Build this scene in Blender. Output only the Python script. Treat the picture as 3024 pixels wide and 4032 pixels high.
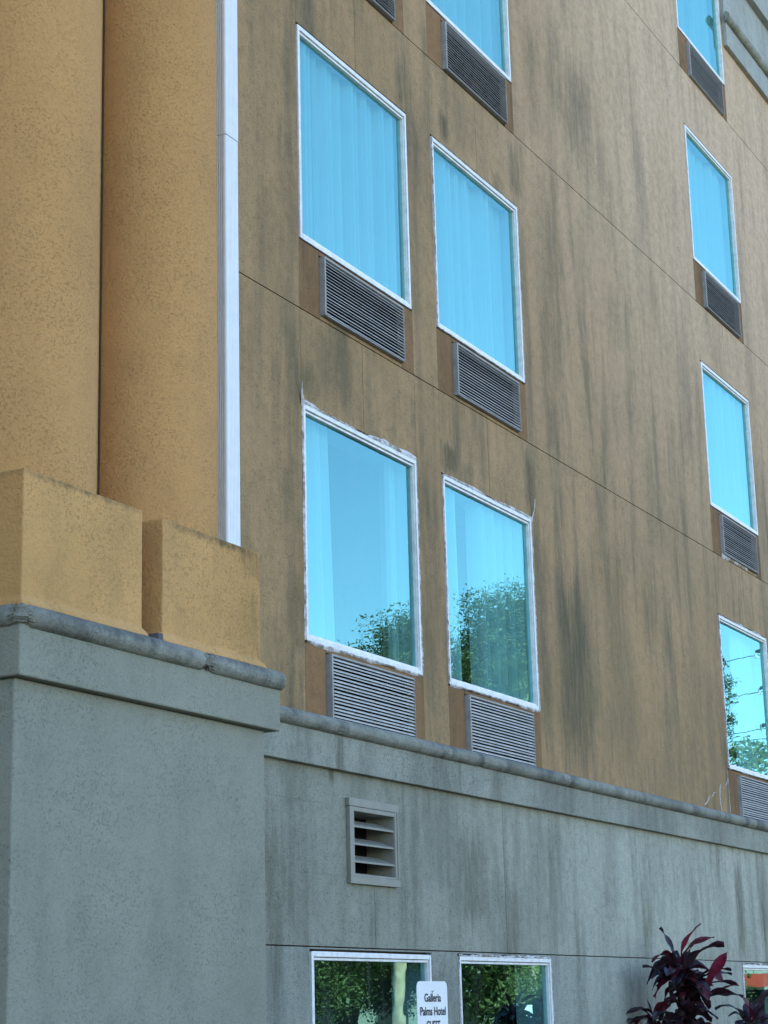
import bpy, bmesh, math, random
import numpy as np
from mathutils import Vector, Matrix
from mathutils import noise as mnoise

for _o in list(bpy.data.objects):
    bpy.data.objects.remove(_o, do_unlink=True)
scene = bpy.context.scene
col = scene.collection

# ------------------------------------------------------------------ camera, sky, sun, exposure
cam_d = bpy.data.cameras.new('camera')
cam_d.sensor_fit = 'VERTICAL'
cam_d.sensor_height = 36.0
cam_d.lens = 68.616
cam_d.clip_end = 2000
cam = bpy.data.objects.new('camera', cam_d)
_r = Vector((0.46831815, -0.88320648, -0.02498865))
_u = Vector((-0.2085455, -0.13797502, 0.96823121))
_w = Vector((0.85859588, 0.44822898, 0.24880494))
cam.matrix_world = Matrix(((_r.x, _u.x, -_w.x, 0.0), (_r.y, _u.y, -_w.y, -6.1),
                           (_r.z, _u.z, -_w.z, 1.7), (0, 0, 0, 1)))
col.objects.link(cam)
scene.camera = cam

SUN_DIR = Vector((-0.5, 1.0, 0.0)).normalized()
SUN_EL = math.radians(47)
world = bpy.data.worlds.new('World')
scene.world = world
world.use_nodes = True
_nt = world.node_tree
_sky = _nt.nodes.new('ShaderNodeTexSky')
_sky.sky_type = 'NISHITA'
_sky.sun_disc = False
_sky.sun_elevation = SUN_EL
_sky.sun_rotation = math.atan2(SUN_DIR.x, SUN_DIR.y)
_sky.air_density = 1.0
_sky.dust_density = 0.15
_sky.ozone_density = 2.6
_bg = _nt.nodes['Background']
_bg.inputs['Strength'].default_value = 0.13
_nt.links.new(_sky.outputs['Color'], _bg.inputs['Color'])

sun_d = bpy.data.lights.new('sun', 'SUN')
sun_d.energy = 4.2
sun_d.angle = math.radians(0.53)
sun_d.color = (1.0, 0.95, 0.87)
sun = bpy.data.objects.new('sun', sun_d)
_sv = Vector((SUN_DIR.x * math.cos(SUN_EL), SUN_DIR.y * math.cos(SUN_EL), math.sin(SUN_EL)))
sun.rotation_euler = _sv.to_track_quat('Z', 'Y').to_euler()
sun.location = (0, 20, 40)
col.objects.link(sun)

scene.view_settings.view_transform = 'Standard'
scene.view_settings.look = 'None'
scene.view_settings.exposure = 2.08
scene.view_settings.gamma = 1.0
scene.view_settings.use_curve_mapping = False
scene.render.engine = 'CYCLES'
scene.cycles.max_bounces = 8
scene.cycles.transparent_max_bounces = 12
scene.cycles.use_denoising = True

# ------------------------------------------------------------------ small helpers
def tag(o, label=None, cat=None, group=None, kind=None):
    if label: o['label'] = label
    if cat: o['category'] = cat
    if group: o['group'] = group
    if kind: o['kind'] = kind
    return o

def empty(name, loc=(0, 0, 0), rz=0.0):
    o = bpy.data.objects.new(name, None)
    o.location = loc
    o.rotation_euler = (0, 0, rz)
    o.empty_display_size = 0.2
    col.objects.link(o)
    return o

def link(name, me, mat=None, parent=None, loc=None):
    o = bpy.data.objects.new(name, me)
    if mat is not None and len(me.materials) == 0:
        me.materials.append(mat)
    col.objects.link(o)
    if parent is not None: o.parent = parent
    if loc is not None: o.location = loc
    return o

class MB:
    """collects plain polygons and makes one mesh of them"""
    def __init__(self):
        self.v, self.f, self.sm = [], [], False
    def poly(self, pts):
        n = len(self.v)
        self.v += [tuple(p) for p in pts]
        self.f.append(tuple(range(n, n + len(pts))))
    def box(self, x0, x1, y0, y1, z0, z1):
        n = len(self.v)
        self.v += [(x0, y0, z0), (x1, y0, z0), (x1, y1, z0), (x0, y1, z0),
                   (x0, y0, z1), (x1, y0, z1), (x1, y1, z1), (x0, y1, z1)]
        for q in ((0, 3, 2, 1), (4, 5, 6, 7), (0, 1, 5, 4), (1, 2, 6, 5), (2, 3, 7, 6), (3, 0, 4, 7)):
            self.f.append(tuple(n + i for i in q))
    def grid(self, rows, closed=False):
        n = len(self.v); m = len(rows[0])
        for r in rows: self.v += [tuple(p) for p in r]
        for i in range(len(rows) - 1):
            for j in range(m if closed else m - 1):
                k = (j + 1) % m
                self.f.append((n + i * m + j, n + i * m + k, n + (i + 1) * m + k, n + (i + 1) * m + j))
    def tube(self, pts, rad, n=8, cap=True):
        pts = [Vector(p) for p in pts]
        rads = rad if isinstance(rad, (list, tuple)) else [rad] * len(pts)
        rows = []
        for i, p in enumerate(pts):
            d = (pts[min(i + 1, len(pts) - 1)] - pts[max(i - 1, 0)]).normalized()
            a = Vector((0, 0, 1)) if abs(d.z) < 0.9 else Vector((1, 0, 0))
            e1 = d.cross(a).normalized(); e2 = d.cross(e1)
            rows.append([p + (e1 * math.cos(t) + e2 * math.sin(t)) * rads[i]
                         for t in [2 * math.pi * k / n for k in range(n)]])
        self.grid(rows, True)
        if cap:
            self.poly(rows[0]); self.poly(rows[-1][::-1])
    def mesh(self, name, smooth=False, bevel=0.0, segs=2, angle=None):
        me = bpy.data.meshes.new(name)
        me.from_pydata(self.v, [], self.f)
        me.update()
        bm = bmesh.new(); bm.from_mesh(me)
        if bevel > 0:
            bmesh.ops.remove_doubles(bm, verts=bm.verts, dist=1e-5)
            bmesh.ops.bevel(bm, geom=list(bm.edges), offset=bevel, segments=segs, affect='EDGES', profile=0.5)
        bmesh.ops.recalc_face_normals(bm, faces=bm.faces)
        bm.to_mesh(me); bm.free()
        if smooth:
            me.polygons.foreach_set('use_smooth', [True] * len(me.polygons))
        return me
    def build(self, name, mat, parent=None, smooth=False, bevel=0.0, loc=None):
        return link(name, self.mesh(name, smooth, bevel), mat, parent, loc)

# ------------------------------------------------------------------ node helpers
class NT:
    def __init__(self, name):
        self.m = bpy.data.materials.new(name); self.m.use_nodes = True
        self.t = self.m.node_tree
        self.b = self.t.nodes['Principled BSDF']; self.out = self.t.nodes['Material Output']
    def n(self, typ, **kw):
        x = self.t.nodes.new(typ)
        for k, v in kw.items(): setattr(x, k, v)
        return x
    def l(self, a, b): self.t.links.new(a, b)
    def put(self, sock, v):
        if isinstance(v, (int, float)): sock.default_value = v
        elif isinstance(v, (tuple, list)): sock.default_value = tuple(v) + ((1.0,) if len(v) == 3 and sock.type == 'RGBA' else ())
        else: self.l(v, sock)
    def math(self, op, a, b=None, c=None, clamp=False):
        x = self.n('ShaderNodeMath', operation=op); x.use_clamp = clamp
        self.put(x.inputs[0], a)
        if b is not None: self.put(x.inputs[1], b)
        if c is not None: self.put(x.inputs[2], c)
        return x.outputs[0]
    def pos(self):
        if not hasattr(self, '_p'): self._p = self.n('ShaderNodeNewGeometry').outputs['Position']
        return self._p
    def xyz(self, v):
        s = self.n('ShaderNodeSeparateXYZ'); self.l(v, s.inputs[0]); return s.outputs
    def scaled(self, v, sc, off=(0, 0, 0)):
        x = self.n('ShaderNodeMapping'); self.l(v, x.inputs['Vector'])
        x.inputs['Scale'].default_value = sc; x.inputs['Location'].default_value = off
        return x.outputs[0]
    def noise(self, v, scale, detail=2.0, rough=0.5, dist=0.0):
        x = self.n('ShaderNodeTexNoise')
        if v is not None: self.l(v, x.inputs['Vector'])
        x.inputs['Scale'].default_value = scale; x.inputs['Detail'].default_value = detail
        x.inputs['Roughness'].default_value = rough; x.inputs['Distortion'].default_value = dist
        return x.outputs['Fac']
    def rng(self, v, a, b, c=0.0, d=1.0, smooth=True):
        x = self.n('ShaderNodeMapRange'); x.interpolation_type = 'SMOOTHSTEP' if smooth else 'LINEAR'
        self.put(x.inputs[0], v)
        for i, q in enumerate((a, b, c, d)): self.put(x.inputs[i + 1], q)
        return x.outputs[0]
    def mix(self, fac, a, b, mode='MIX'):
        x = self.n('ShaderNodeMix', data_type='RGBA', blend_type=mode)
        self.put(x.inputs['Factor'], fac); self.put(x.inputs['A'], a); self.put(x.inputs['B'], b)
        return x.outputs['Result']
    def bump(self, h, strength, dist):
        x = self.n('ShaderNodeBump'); self.l(h, x.inputs['Height'])
        x.inputs['Strength'].default_value = strength; x.inputs['Distance'].default_value = dist
        self.l(x.outputs[0], self.b.inputs['Normal'])
    def fin(self, color=None, rough=0.9, spec=0.3, metal=0.0):
        if color is not None: self.put(self.b.inputs['Base Color'], color)
        self.put(self.b.inputs['Roughness'], rough)
        self.b.inputs['Specular IOR Level'].default_value = spec
        self.b.inputs['Metallic'].default_value = metal
        return self.m

def stucco(name, base, base2, dirt, dirt_amt=0.5, worm=0.35, worm_scale=26.0, speck=0.25, bump=0.5,
           streaks=(), green=(0.062, 0.062, 0.03), dark=(0.062, 0.055, 0.042), top_clean=None, vstretch=0.16, rough=0.9, spec=0.25, sky_sheen=None, mott_amt=0.22, runs=0.45):
    """textured exterior plaster: float-finish worm tracks with dirt and relief shade in their colour, rain streaks, algae runs"""
    k = NT(name); p = k.pos(); X, Y, Z = k.xyz(p)
    big = k.noise(p, 0.9, 4, 0.55)
    c = k.mix(k.rng(big, 0.35, 0.68), base, base2)
    if sky_sheen:                                             # grazing sky sheen put into the colour, paler upward and to the right
        z0, z1, x0, x1, bc = sky_sheen
        bl = k.math('MULTIPLY', k.rng(Z, z0, z1), k.rng(X, x0, x1))
        bl = k.math('MULTIPLY', bl, k.rng(k.noise(k.scaled(p, (1, 1, 0.4), (2, 2, 2)), 1.3, 4, 0.6), 0.2, 0.6, 0.7, 1.0))
        c = k.mix(bl, c, bc)
    run = k.noise(k.scaled(p, (1.0, 1.0, vstretch)), 3.6, 5, 0.62)
    run2 = k.noise(k.scaled(p, (1.0, 1.0, vstretch * 0.45), (7, 3, 1)), 9.0, 4, 0.6)
    blot = k.noise(k.scaled(p, (1, 1, 0.6), (3, 9, 4)), 1.5, 4, 0.6)
    d = k.math('ADD', k.rng(run, 0.42, 0.75), k.math('MULTIPLY', k.rng(run2, 0.45, 0.8), runs))
    d = k.math('MULTIPLY', d, k.rng(blot, 0.25, 0.68, 0.35, 1.0))
    d = k.math('MULTIPLY', d, dirt_amt, clamp=True)
    if top_clean:
        z0, z1, x0, x1, lo = top_clean
        cl = k.math('MULTIPLY', k.rng(Z, z0, z1), k.rng(X, x0, x1))
        d = k.math('MULTIPLY', d, k.rng(cl, 0, 1, 1.0, lo))
    c = k.mix(d, c, dirt)
    # medium mottling, stops the surface looking flat
    mott = k.noise(p, 11.0, 4, 0.65)
    c = k.mix(k.rng(mott, 0.35, 0.72, 0.0, mott_amt), c, tuple(q * 0.6 for q in dirt))
    # algae and soot runs with their own place and shape
    if streaks:
        wob = k.math('MULTIPLY_ADD', k.noise(k.scaled(p, (1, 1, 0.3)), 5.0, 4, 0.6), 0.20, -0.10)
        rag = k.math('MULTIPLY_ADD', k.noise(k.scaled(p, (1, 1, 0.06)), 22.0, 3, 0.6), 0.9, -0.45)
        tex = k.rng(k.noise(k.scaled(p, (1, 1, 0.16)), 16.0, 5, 0.7), 0.30, 0.66)
        Xw = k.math('ADD', X, wob)
        acc = [None, None]
        for xc, zt, zb, w, s, g in streaks:
            q = k.math('DIVIDE', k.math('SUBTRACT', Xw, xc), w * 1.6)
            q = k.math('SUBTRACT', 1.0, k.math('MULTIPLY', q, q), clamp=True)
            ht = max(zt - zb, 0.1)
            zz = k.math('DIVIDE', k.math('SUBTRACT', Z, zb), ht)             # 0 foot .. 1 head
            zz = k.math('MULTIPLY_ADD', rag, 0.8, zz)
            up = k.rng(zz, 1.05, 0.70); dn = k.rng(zz, -0.12, 0.25)
            q = k.math('MULTIPLY', k.math('MULTIPLY', q, up), k.math('MULTIPLY', dn, s))
            acc[g] = q if acc[g] is None else k.math('MAXIMUM', acc[g], q)
        tx = k.rng(tex, 0, 1, 0.45, 1.0)
        if acc[0] is not None: c = k.mix(k.math('MULTIPLY', k.math('MULTIPLY', acc[0], tx), 0.66), c, dark)
        if acc[1] is not None: c = k.mix(k.math('MULTIPLY', k.math('MULTIPLY', acc[1], tx), 0.92), c, green)
    # worm tracks, crease shade and dirt put into the colour
    wp = k.scaled(p, (1, 1, 1.15))
    n1 = k.noise(wp, worm_scale, 1.5, 0.5, 0.6)
    track = k.rng(k.math('ABSOLUTE', k.math('SUBTRACT', n1, 0.5)), 0.015, 0.06, 1.0, 0.0)
    where = k.rng(k.noise(k.scaled(p, (1, 1, 1), (5, 2, 8)), worm_scale * 0.8, 1), 0.53, 0.60)
    area = k.rng(k.noise(p, 2.2, 3), 0.3, 0.65, 0.35, 1.0)
    track = k.math('MULTIPLY', k.math('MULTIPLY', track, where), area)
    c = k.mix(k.math('MULTIPLY', track, worm), c, tuple(q * 0.35 for q in dirt))
    fine = k.noise(p, 95.0, 3, 0.7)
    c = k.mix(k.rng(fine, 0.42, 0.72, 0.0, speck), c, tuple(q * 0.45 for q in dirt))
    h = k.math('ADD', k.math('MULTIPLY', fine, 0.35), k.math('SUBTRACT', k.noise(p, 62.0, 3, 0.65), k.math('MULTIPLY', track, 0.52)))
    k.bump(h, bump, 0.007)
    return k.fin(c, rough, spec)

def plain(name, color, rough=0.5, spec=0.5, metal=0.0, var=0.15, scale=6.0, bump=0.0):
    k = NT(name); p = k.pos()
    n = k.noise(p, scale, 5, 0.6)
    c = k.mix(k.rng(n, 0.35, 0.75, 0.0, 1.0), color, tuple(q * (1 - var) for q in color))
    if bump: k.bump(k.noise(p, scale * 8, 3), bump, 0.003)
    return k.fin(c, rough, spec, metal)

T_STREAKS = [(12.87,8.64,8.37,0.060,0.90,1),(12.10,8.78,8.34,0.043,0.60,1),(13.89,8.51,8.30,0.086,0.50,1),(14.25,8.92,8.43,0.080,0.60,1),(10.65,5.93,5.62,0.117,0.60,1),(12.77,5.87,5.61,0.105,0.90,1),(13.10,5.78,5.56,0.076,0.50,1),(12.18,6.06,5.59,0.034,0.50,0),(14.27,6.23,5.62,0.072,0.65,1),(15.05,5.33,3.61,0.282,0.80,1),(14.48,5.61,4.04,0.116,0.55,0),(14.85,6.83,6.27,0.114,0.60,0),(17.43,10.55,8.99,0.140,0.50,0),(16.39,9.89,9.17,0.088,0.45,0),(15.80,10.47,9.36,0.270,0.55,1),(15.28,10.70,9.57,0.171,0.45,1),(14.77,10.56,9.13,0.183,0.35,1),(17.31,4.63,3.66,0.116,0.55,0),(18.56,5.18,3.63,0.116,0.50,0),(10.46,7.66,6.68,0.055,0.50,0),(10.45,4.45,3.94,0.099,0.45,1),(18.46,8.66,7.02,0.120,0.55,0),(19.14,10.24,9.49,0.098,0.40,0),(16.53,8.36,7.68,0.126,0.35,0),(10.16,7.14,6.16,0.117,0.30,1),(15.77,6.44,5.34,0.113,0.35,0),(20.93,7.58,6.28,0.110,0.50,1),(13.46,5.31,5.12,0.043,0.30,1),(10.22,4.20,3.61,0.111,0.40,1),(17.39,6.92,5.87,0.267,0.30,0),(12.31,6.2,3.6,.09,.45,1),(12.52,6.1,3.6,.06,.45,0),(14.36,8.4,6.35,.08,.5,0),(14.39,5.7,3.6,.11,.5,1),(10.49,9.0,6.3,.07,.45,0),(12.30,8.9,6.4,.08,.45,0),(14.9,9.0,6.6,.20,.3,1),(16.1,5.9,3.7,.25,.35,1),(18.9,6.2,3.8,.12,.4,0),(20.85,10.5,8.0,.10,.35,0),(13.2,9.0,8.4,.25,.25,1),(11.0,6.2,5.7,.25,.35,1)]
G_STREAKS = [(12.91,3.02,2.26,0.195,0.75,1),(13.59,2.72,1.60,0.168,0.6,1),(19.09,3.14,2.13,0.104,1.0,1),(10.90,3.45,3.13,0.039,0.9,1),(10.14,3.07,1.66,0.096,0.6,1),(14.44,3.64,3.30,0.236,0.7,0),(16.37,2.07,1.56,0.453,0.55,1),(15.66,3.37,2.40,0.160,0.4,0),(19.91,3.18,2.33,0.160,0.5,1),(12.33,2.04,1.62,0.143,0.5,1),(11.09,2.04,1.93,0.182,0.4,0),(17.53,3.26,2.62,0.194,0.4,0),(12.4,3.2,2.5,.25,.35,0),(14.3,3.2,2.2,.30,.4,1),(10.5,2.9,2.2,.2,.35,0),(18.2,2.4,1.5,.3,.35,1)]

M = {}
M['tan'] = stucco('tan_wall_plaster', (0.445, 0.272, 0.126), (0.37, 0.23, 0.104), (0.14, 0.11, 0.058), 1.12, 0.3, 46.0, 0.35, 0.5,
                  T_STREAKS, top_clean=(3.5, 10.5, 9.5, 18.0, 0.45), rough=0.8, spec=0.28, sky_sheen=(4.0, 11.5, 11.0, 19.0, (0.66, 0.46, 0.30)), vstretch=0.15, runs=0.38, mott_amt=0.24)
M['spandrel'] = stucco('brown_spandrel_plaster', (0.31, 0.172, 0.078), (0.25, 0.14, 0.064), (0.11, 0.07, 0.038), 0.9, 0.2, 46.0, 0.3, 0.4, rough=0.9, spec=0.2)
M['grey'] = stucco('grey_wall_plaster', (0.325, 0.322, 0.252), (0.28, 0.278, 0.218), (0.105, 0.115, 0.075), 0.95, 0.45, 46.0, 0.5, 0.5, G_STREAKS, rough=0.7, spec=0.4, sky_sheen=(1.0, 2.6, 11.5, 17.0, (0.48, 0.477, 0.385)))
M['grey_low'] = stucco('grey_lower_wall_plaster', (0.33, 0.34, 0.28), (0.28, 0.29, 0.24), (0.12, 0.135, 0.105), 0.9, 0.45, 46.0, 0.5, 0.5, G_STREAKS, rough=0.7, spec=0.4, sky_sheen=(0.5, 2.0, 12.0, 18.0, (0.44, 0.45, 0.37)))
M['grey_clean'] = stucco('grey_pedestal_plaster', (0.30, 0.297, 0.232), (0.272, 0.272, 0.212), (0.14, 0.15, 0.115), 0.32, 0.34, 74.0, 0.2, 0.6, vstretch=0.5, mott_amt=0.08, runs=0.2)
M['grey_band'] = stucco('grey_band_plaster', (0.34, 0.345, 0.275), (0.28, 0.285, 0.225), (0.105, 0.112, 0.08), 0.9, 0.55, 60.0, 0.4, 0.6, [(10.90,3.45,3.13,0.039,0.9,1),(14.44,3.64,3.15,0.30,0.8,0),(12.2,3.5,3.15,.25,.5,0),(16.5,3.5,3.15,.5,.5,0),(18.4,3.5,3.15,.4,.55,0),(13.3,3.5,3.15,.12,.5,1)], rough=0.65, spec=0.45)
M['roll'] = stucco('grey_roll_plaster', (0.31, 0.312, 0.255), (0.235, 0.238, 0.195), (0.045, 0.045, 0.036), 1.05, 0.3, 46.0, 0.4, 0.5, [(7.65,3.56,3.475,.42,.95,0),(8.62,3.56,3.49,.22,.9,0),(7.05,3.56,3.50,.15,.4,0),(10.86,3.56,3.42,.06,1,0),(12.95,3.56,3.42,.05,1,0),(12.4,3.56,3.49,.3,.6,0),(14.0,3.56,3.49,.4,.6,0),(16.8,3.56,3.49,.6,.6,0),(19.22,3.56,3.42,.08,1,0)], dark=(0.028, 0.03, 0.034), vstretch=1.0, rough=0.75, spec=0.4)
M['yellow'] = stucco('yellow_column_plaster', (0.565, 0.302, 0.112), (0.51, 0.272, 0.098), (0.29, 0.165, 0.062), 0.28, 0.07, 88.0, 0.10, 0.85, vstretch=0.6, mott_amt=0.07, runs=0.2)
M['yellow_block'] = stucco('yellow_block_plaster', (0.66, 0.36, 0.135), (0.57, 0.315, 0.112), (0.28, 0.18, 0.07), 0.40, 0.11, 80.0, 0.11, 0.85,
                           [(7.40,4.20,4.155,0.40,0.7,1),(8.55,4.20,4.14,0.32,0.9,1),(8.95,4.20,4.02,0.10,0.7,0),(8.84,4.20,4.08,0.05,0.6,0),(8.93,4.0,3.55,0.10,0.35,1)], vstretch=0.5, mott_amt=0.08, runs=0.25)
M['attic'] = stucco('grey_attic_plaster', (0.40, 0.415, 0.385), (0.36, 0.375, 0.345), (0.16, 0.17, 0.14), 0.4, 0.2, 46.0, 0.3, 0.5)
M['joint_and_shade'] = plain('joint_grime_and_shade', (0.075, 0.055, 0.036), 0.95, 0.1)  # dirt in the panel gaps, also the painted shade strip by the column
M['white_metal'] = plain('white_painted_aluminium', (0.80, 0.80, 0.80), 0.35, 0.5, 0, 0.08, 9)
M['frame'] = plain('white_window_frame', (0.84, 0.83, 0.81), 0.4, 0.5, 0, 0.22, 16)
M['alu'] = plain('grille_aluminium', (0.62, 0.60, 0.56), 0.45, 0.5, 0.0, 0.2, 12)
M['alu_dull'] = plain('weathered_sleeve_aluminium', (0.36, 0.345, 0.32), 0.55, 0.4, 0, 0.3, 14)
M['vent'] = plain('taupe_vent_paint', (0.27, 0.262, 0.215), 0.5, 0.4, 0, 0.15, 8)
M['black'] = plain('dark_cavity', (0.012, 0.012, 0.013), 0.9, 0.1)
M['curtain'] = plain('curtain_fabric', (0.74, 0.73, 0.70), 0.9, 0.1, 0, 0.06, 3)
M['interior'] = plain('interior_paint', (0.32, 0.28, 0.23), 0.9, 0.1)
M['sheet'] = plain('sign_sheet', (0.78, 0.79, 0.80), 0.4, 0.5, 0, 0.05, 5)
M['ink'] = plain('sign_ink', (0.012, 0.016, 0.02), 0.5, 0.4)
M['steel'] = plain('galvanised_steel', (0.42, 0.43, 0.44), 0.4, 0.5, 0.7, 0.2, 10)

M['flashing'] = plain('dull_lead_flashing', (0.10, 0.10, 0.11), 0.7, 0.3, 0, 0.3, 20)
def caulk_mat():
    k = NT('old_white_sealant'); p = k.pos()
    n = k.noise(p, 9, 5, 0.7); f = k.noise(k.scaled(p, (1, 1, 1)), 45, 4, 0.65)
    c = k.mix(k.rng(n, 0.40, 0.62), (0.66, 0.64, 0.63), (0.27, 0.22, 0.175))
    c = k.mix(k.rng(f, 0.60, 0.74), c, (0.10, 0.08, 0.06))
    k.bump(n, 0.8, 0.01)
    return k.fin(c, 0.8, 0.3)
M['caulk'] = caulk_mat()

def glass_mat(name, trans, refl, lo, hi, wav):
    k = NT(name); k.t.nodes.remove(k.b); p = k.pos()
    tr = k.n('ShaderNodeBsdfTransparent'); tr.inputs[0].default_value = trans + (1,)
    gl = k.n('ShaderNodeBsdfGlossy'); gl.inputs['Color'].default_value = refl + (1,); gl.inputs['Roughness'].default_value = 0.0
    lw = k.n('ShaderNodeLayerWeight'); lw.inputs['Blend'].default_value = 0.5
    bp = k.n('ShaderNodeBump'); bp.inputs['Strength'].default_value = wav; bp.inputs['Distance'].default_value = 0.01
    k.l(k.noise(p, 3.2, 2, 0.5), bp.inputs['Height'])
    k.l(bp.outputs[0], gl.inputs['Normal'])
    fac = k.rng(lw.outputs['Facing'], 0.0, 1.0, lo, hi, smooth=False)
    # faint dust film running down the pane
    film = k.rng(k.noise(k.scaled(p, (1, 1, 0.08)), 14, 3), 0.5, 0.8, 0.0, 0.05)
    df = k.n('ShaderNodeBsdfDiffuse'); df.inputs[0].default_value = (0.6, 0.62, 0.6, 1)
    m1 = k.n('ShaderNodeMixShader'); k.l(fac, m1.inputs[0]); k.l(tr.outputs[0], m1.inputs[1]); k.l(gl.outputs[0], m1.inputs[2])
    m2 = k.n('ShaderNodeMixShader'); k.l(film, m2.inputs[0]); k.l(m1.outputs[0], m2.inputs[1]); k.l(df.outputs[0], m2.inputs[2])
    k.l(m2.outputs[0], k.out.inputs[0])
    return k.m
M['glass'] = glass_mat('tinted_reflective_glass', (0.44, 0.70, 0.72), (0.42, 0.92, 0.90), 0.06, 0.50, 0.03)

# ------------------------------------------------------------------ ground
def sheet(name, x0, x1, y0, y1, z, mat, n=1):
    b = MB()
    b.poly([(x0, y0, z), (x1, y0, z), (x1, y1, z), (x0, y1, z)])
    return tag(b.build(name, mat), kind='structure')

def ground_mat(name, a, b_, s):
    k = NT(name); p = k.pos()
    c = k.mix(k.rng(k.noise(p, s, 6, 0.6), 0.35, 0.7), a, b_)
    c = k.mix(k.rng(k.noise(p, 40, 3), 0.4, 0.7, 0, 0.4), c, tuple(q * 0.6 for q in a))
    k.bump(k.noise(p, 60, 3), 0.5, 0.01)
    return k.fin(c, 0.95, 0.2)
sheet('ground', -250, 300, -260, 200, 0.0, ground_mat('lawn', (0.075, 0.095, 0.03), (0.11, 0.11, 0.045), 0.8))
sheet('parking_lot', -30, 44, -30, -3.2, 0.004, ground_mat('worn_asphalt', (0.10, 0.095, 0.085), (0.13, 0.122, 0.11), 0.5))
sheet('planting_bed', -20, 27, -2.9, -0.001, 0.004, ground_mat('bark_mulch', (0.07, 0.04, 0.025), (0.10, 0.065, 0.04), 3.0))
_k = MB(); _k.box(-20, 44, -3.2, -2.9, -0.05, 0.14)
tag(_k.build('kerb', ground_mat('kerb_concrete', (0.34, 0.33, 0.31), (0.28, 0.27, 0.25), 2.0), bevel=0.015), kind='structure')

# ------------------------------------------------------------------ hotel building
hotel = tag(empty('hotel_building', (0, 0, 0)),
            'stained tan and grey stucco hotel block with white framed windows and yellow columns', 'building')
BX0, BX1, BZ = -8.0, 27.0, 14.9
WW = 1.63
COLS = {'a': (10.571, 12.201), 'b': (12.637, 14.267), 'c': (19.032, 20.662)}
SILL = {2: 4.006, 3: 6.747, 4: 9.487, 5: 12.235}
WH = 1.575
GZ0, GZ1 = 0.55, 2.078
JOINTS = {2: 3.50, 3: 6.24, 4: 9.0, 5: 11.76, 6: 14.5}
GAP = 0.016
def has(c, f): return not (f == 5 and c in 'ab')
def win_rect(c, f):
    x0, x1 = COLS[c]
    return (x0, x1, GZ0, GZ1) if f == 1 else (x0, x1, SILL[f], SILL[f] + WH)
holes = [win_rect(c, f) for c in COLS for f in (1, 2, 3, 4, 5) if has(c, f)]
GR = {}
for c in COLS:
    for f in (2, 3, 4, 5):
        if has(c, f):
            s = SILL[f]; x0 = COLS[c][0]
            GR[(c, f)] = (x0 + 0.272, x0 + 1.447, s - 0.472, s - 0.05)
holes_b = holes + [g for g in GR.values()]
VENT = (11.05, 11.72, 2.52, 3.03)
holes_b.append((VENT[0] + 0.04, VENT[1] - 0.035, VENT[2] + 0.038, VENT[3] - 0.045))

def holed_sheet(name, y, x0, x1, z0, z1, hs, mat, grow=0.0):
    hs = [(a - grow, b + grow, c - grow, d + grow) for a, b, c, d in hs]
    xs = sorted({x0, x1} | {v for h in hs for v in h[:2] if x0 < v < x1})
    zs = sorted({z0, z1} | {v for h in hs for v in h[2:] if z0 < v < z1})
    b = MB()
    for i in range(len(xs) - 1):
        for j in range(len(zs) - 1):
            mx, mz = (xs[i] + xs[i + 1]) / 2, (zs[j] + zs[j + 1]) / 2
            if any(h[0] < mx < h[1] and h[2] < mz < h[3] for h in hs): continue
            b.poly([(xs[i], y, zs[j]), (xs[i + 1], y, zs[j]), (xs[i + 1], y, zs[j + 1]), (xs[i], y, zs[j + 1])])
    return b.build(name, mat, hotel)
holed_sheet('joint_backing', 0.05, BX0, BX1, 0, BZ, holes_b, M['joint_and_shade'])

def panel(x0, x1, z0, z1, mat, gx0=0.0025, gx1=0.0025, gz0=0.004, gz1=0.004):
    b = MB(); b.box(x0 + gx0, x1 - gx1, 0.0, 0.045, z0 + gz0, z1 - gz1)
    return b.build('wall_panel', mat, hotel)

# tan upper wall: field panels between joints, half panels over each window, spandrel strips round each grille
for f in (2, 3, 4, 5):
    z0, z1 = JOINTS[f], JOINTS[f + 1]
    edges = [(BX0, COLS['a'][0]), (COLS['a'][1], COLS['b'][0]), (COLS['b'][1], COLS['c'][0]), (COLS['c'][1], BX1)]
    for x0, x1 in edges: panel(x0 + (GAP if x0 > BX0 else 0), x1 - (GAP if x1 < BX1 else 0), z0, z1, M['tan'], 0, 0)
    for c, (x0, x1) in COLS.items():
        xa, xb = x0 - GAP, x1 + GAP; mid = (x0 + x1) / 2 + 0.03
        if not has(c, f):
            panel(xa, xb, z0, z1, M['tan']); continue
        s = SILL[f]
        for p0, p1 in ((xa, mid), (mid, xb)):
            panel(p0, p1, s + WH + GAP, z1, M['tan'], gz0=0.0)
        g = GR[(c, f)]
        panel(xa, g[0] - 0.02, z0, s - GAP, M['spandrel'], gz1=0)
        panel(g[1] + 0.01, xb, z0, s - GAP, M['spandrel'], gz1=0)
        panel(g[0] - 0.02, g[1] + 0.01, g[3] + 0.008, s - GAP, M['spandrel'], 0.004, 0.004, 0, 0)
        panel(g[0] - 0.02, g[1] + 0.01, z0, g[2] - 0.006, M['tan'], 0.004, 0.004, gz1=0) if g[2] - z0 > 0.03 else None
panel(BX0, BX1, JOINTS[6], BZ, M['tan'])
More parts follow.
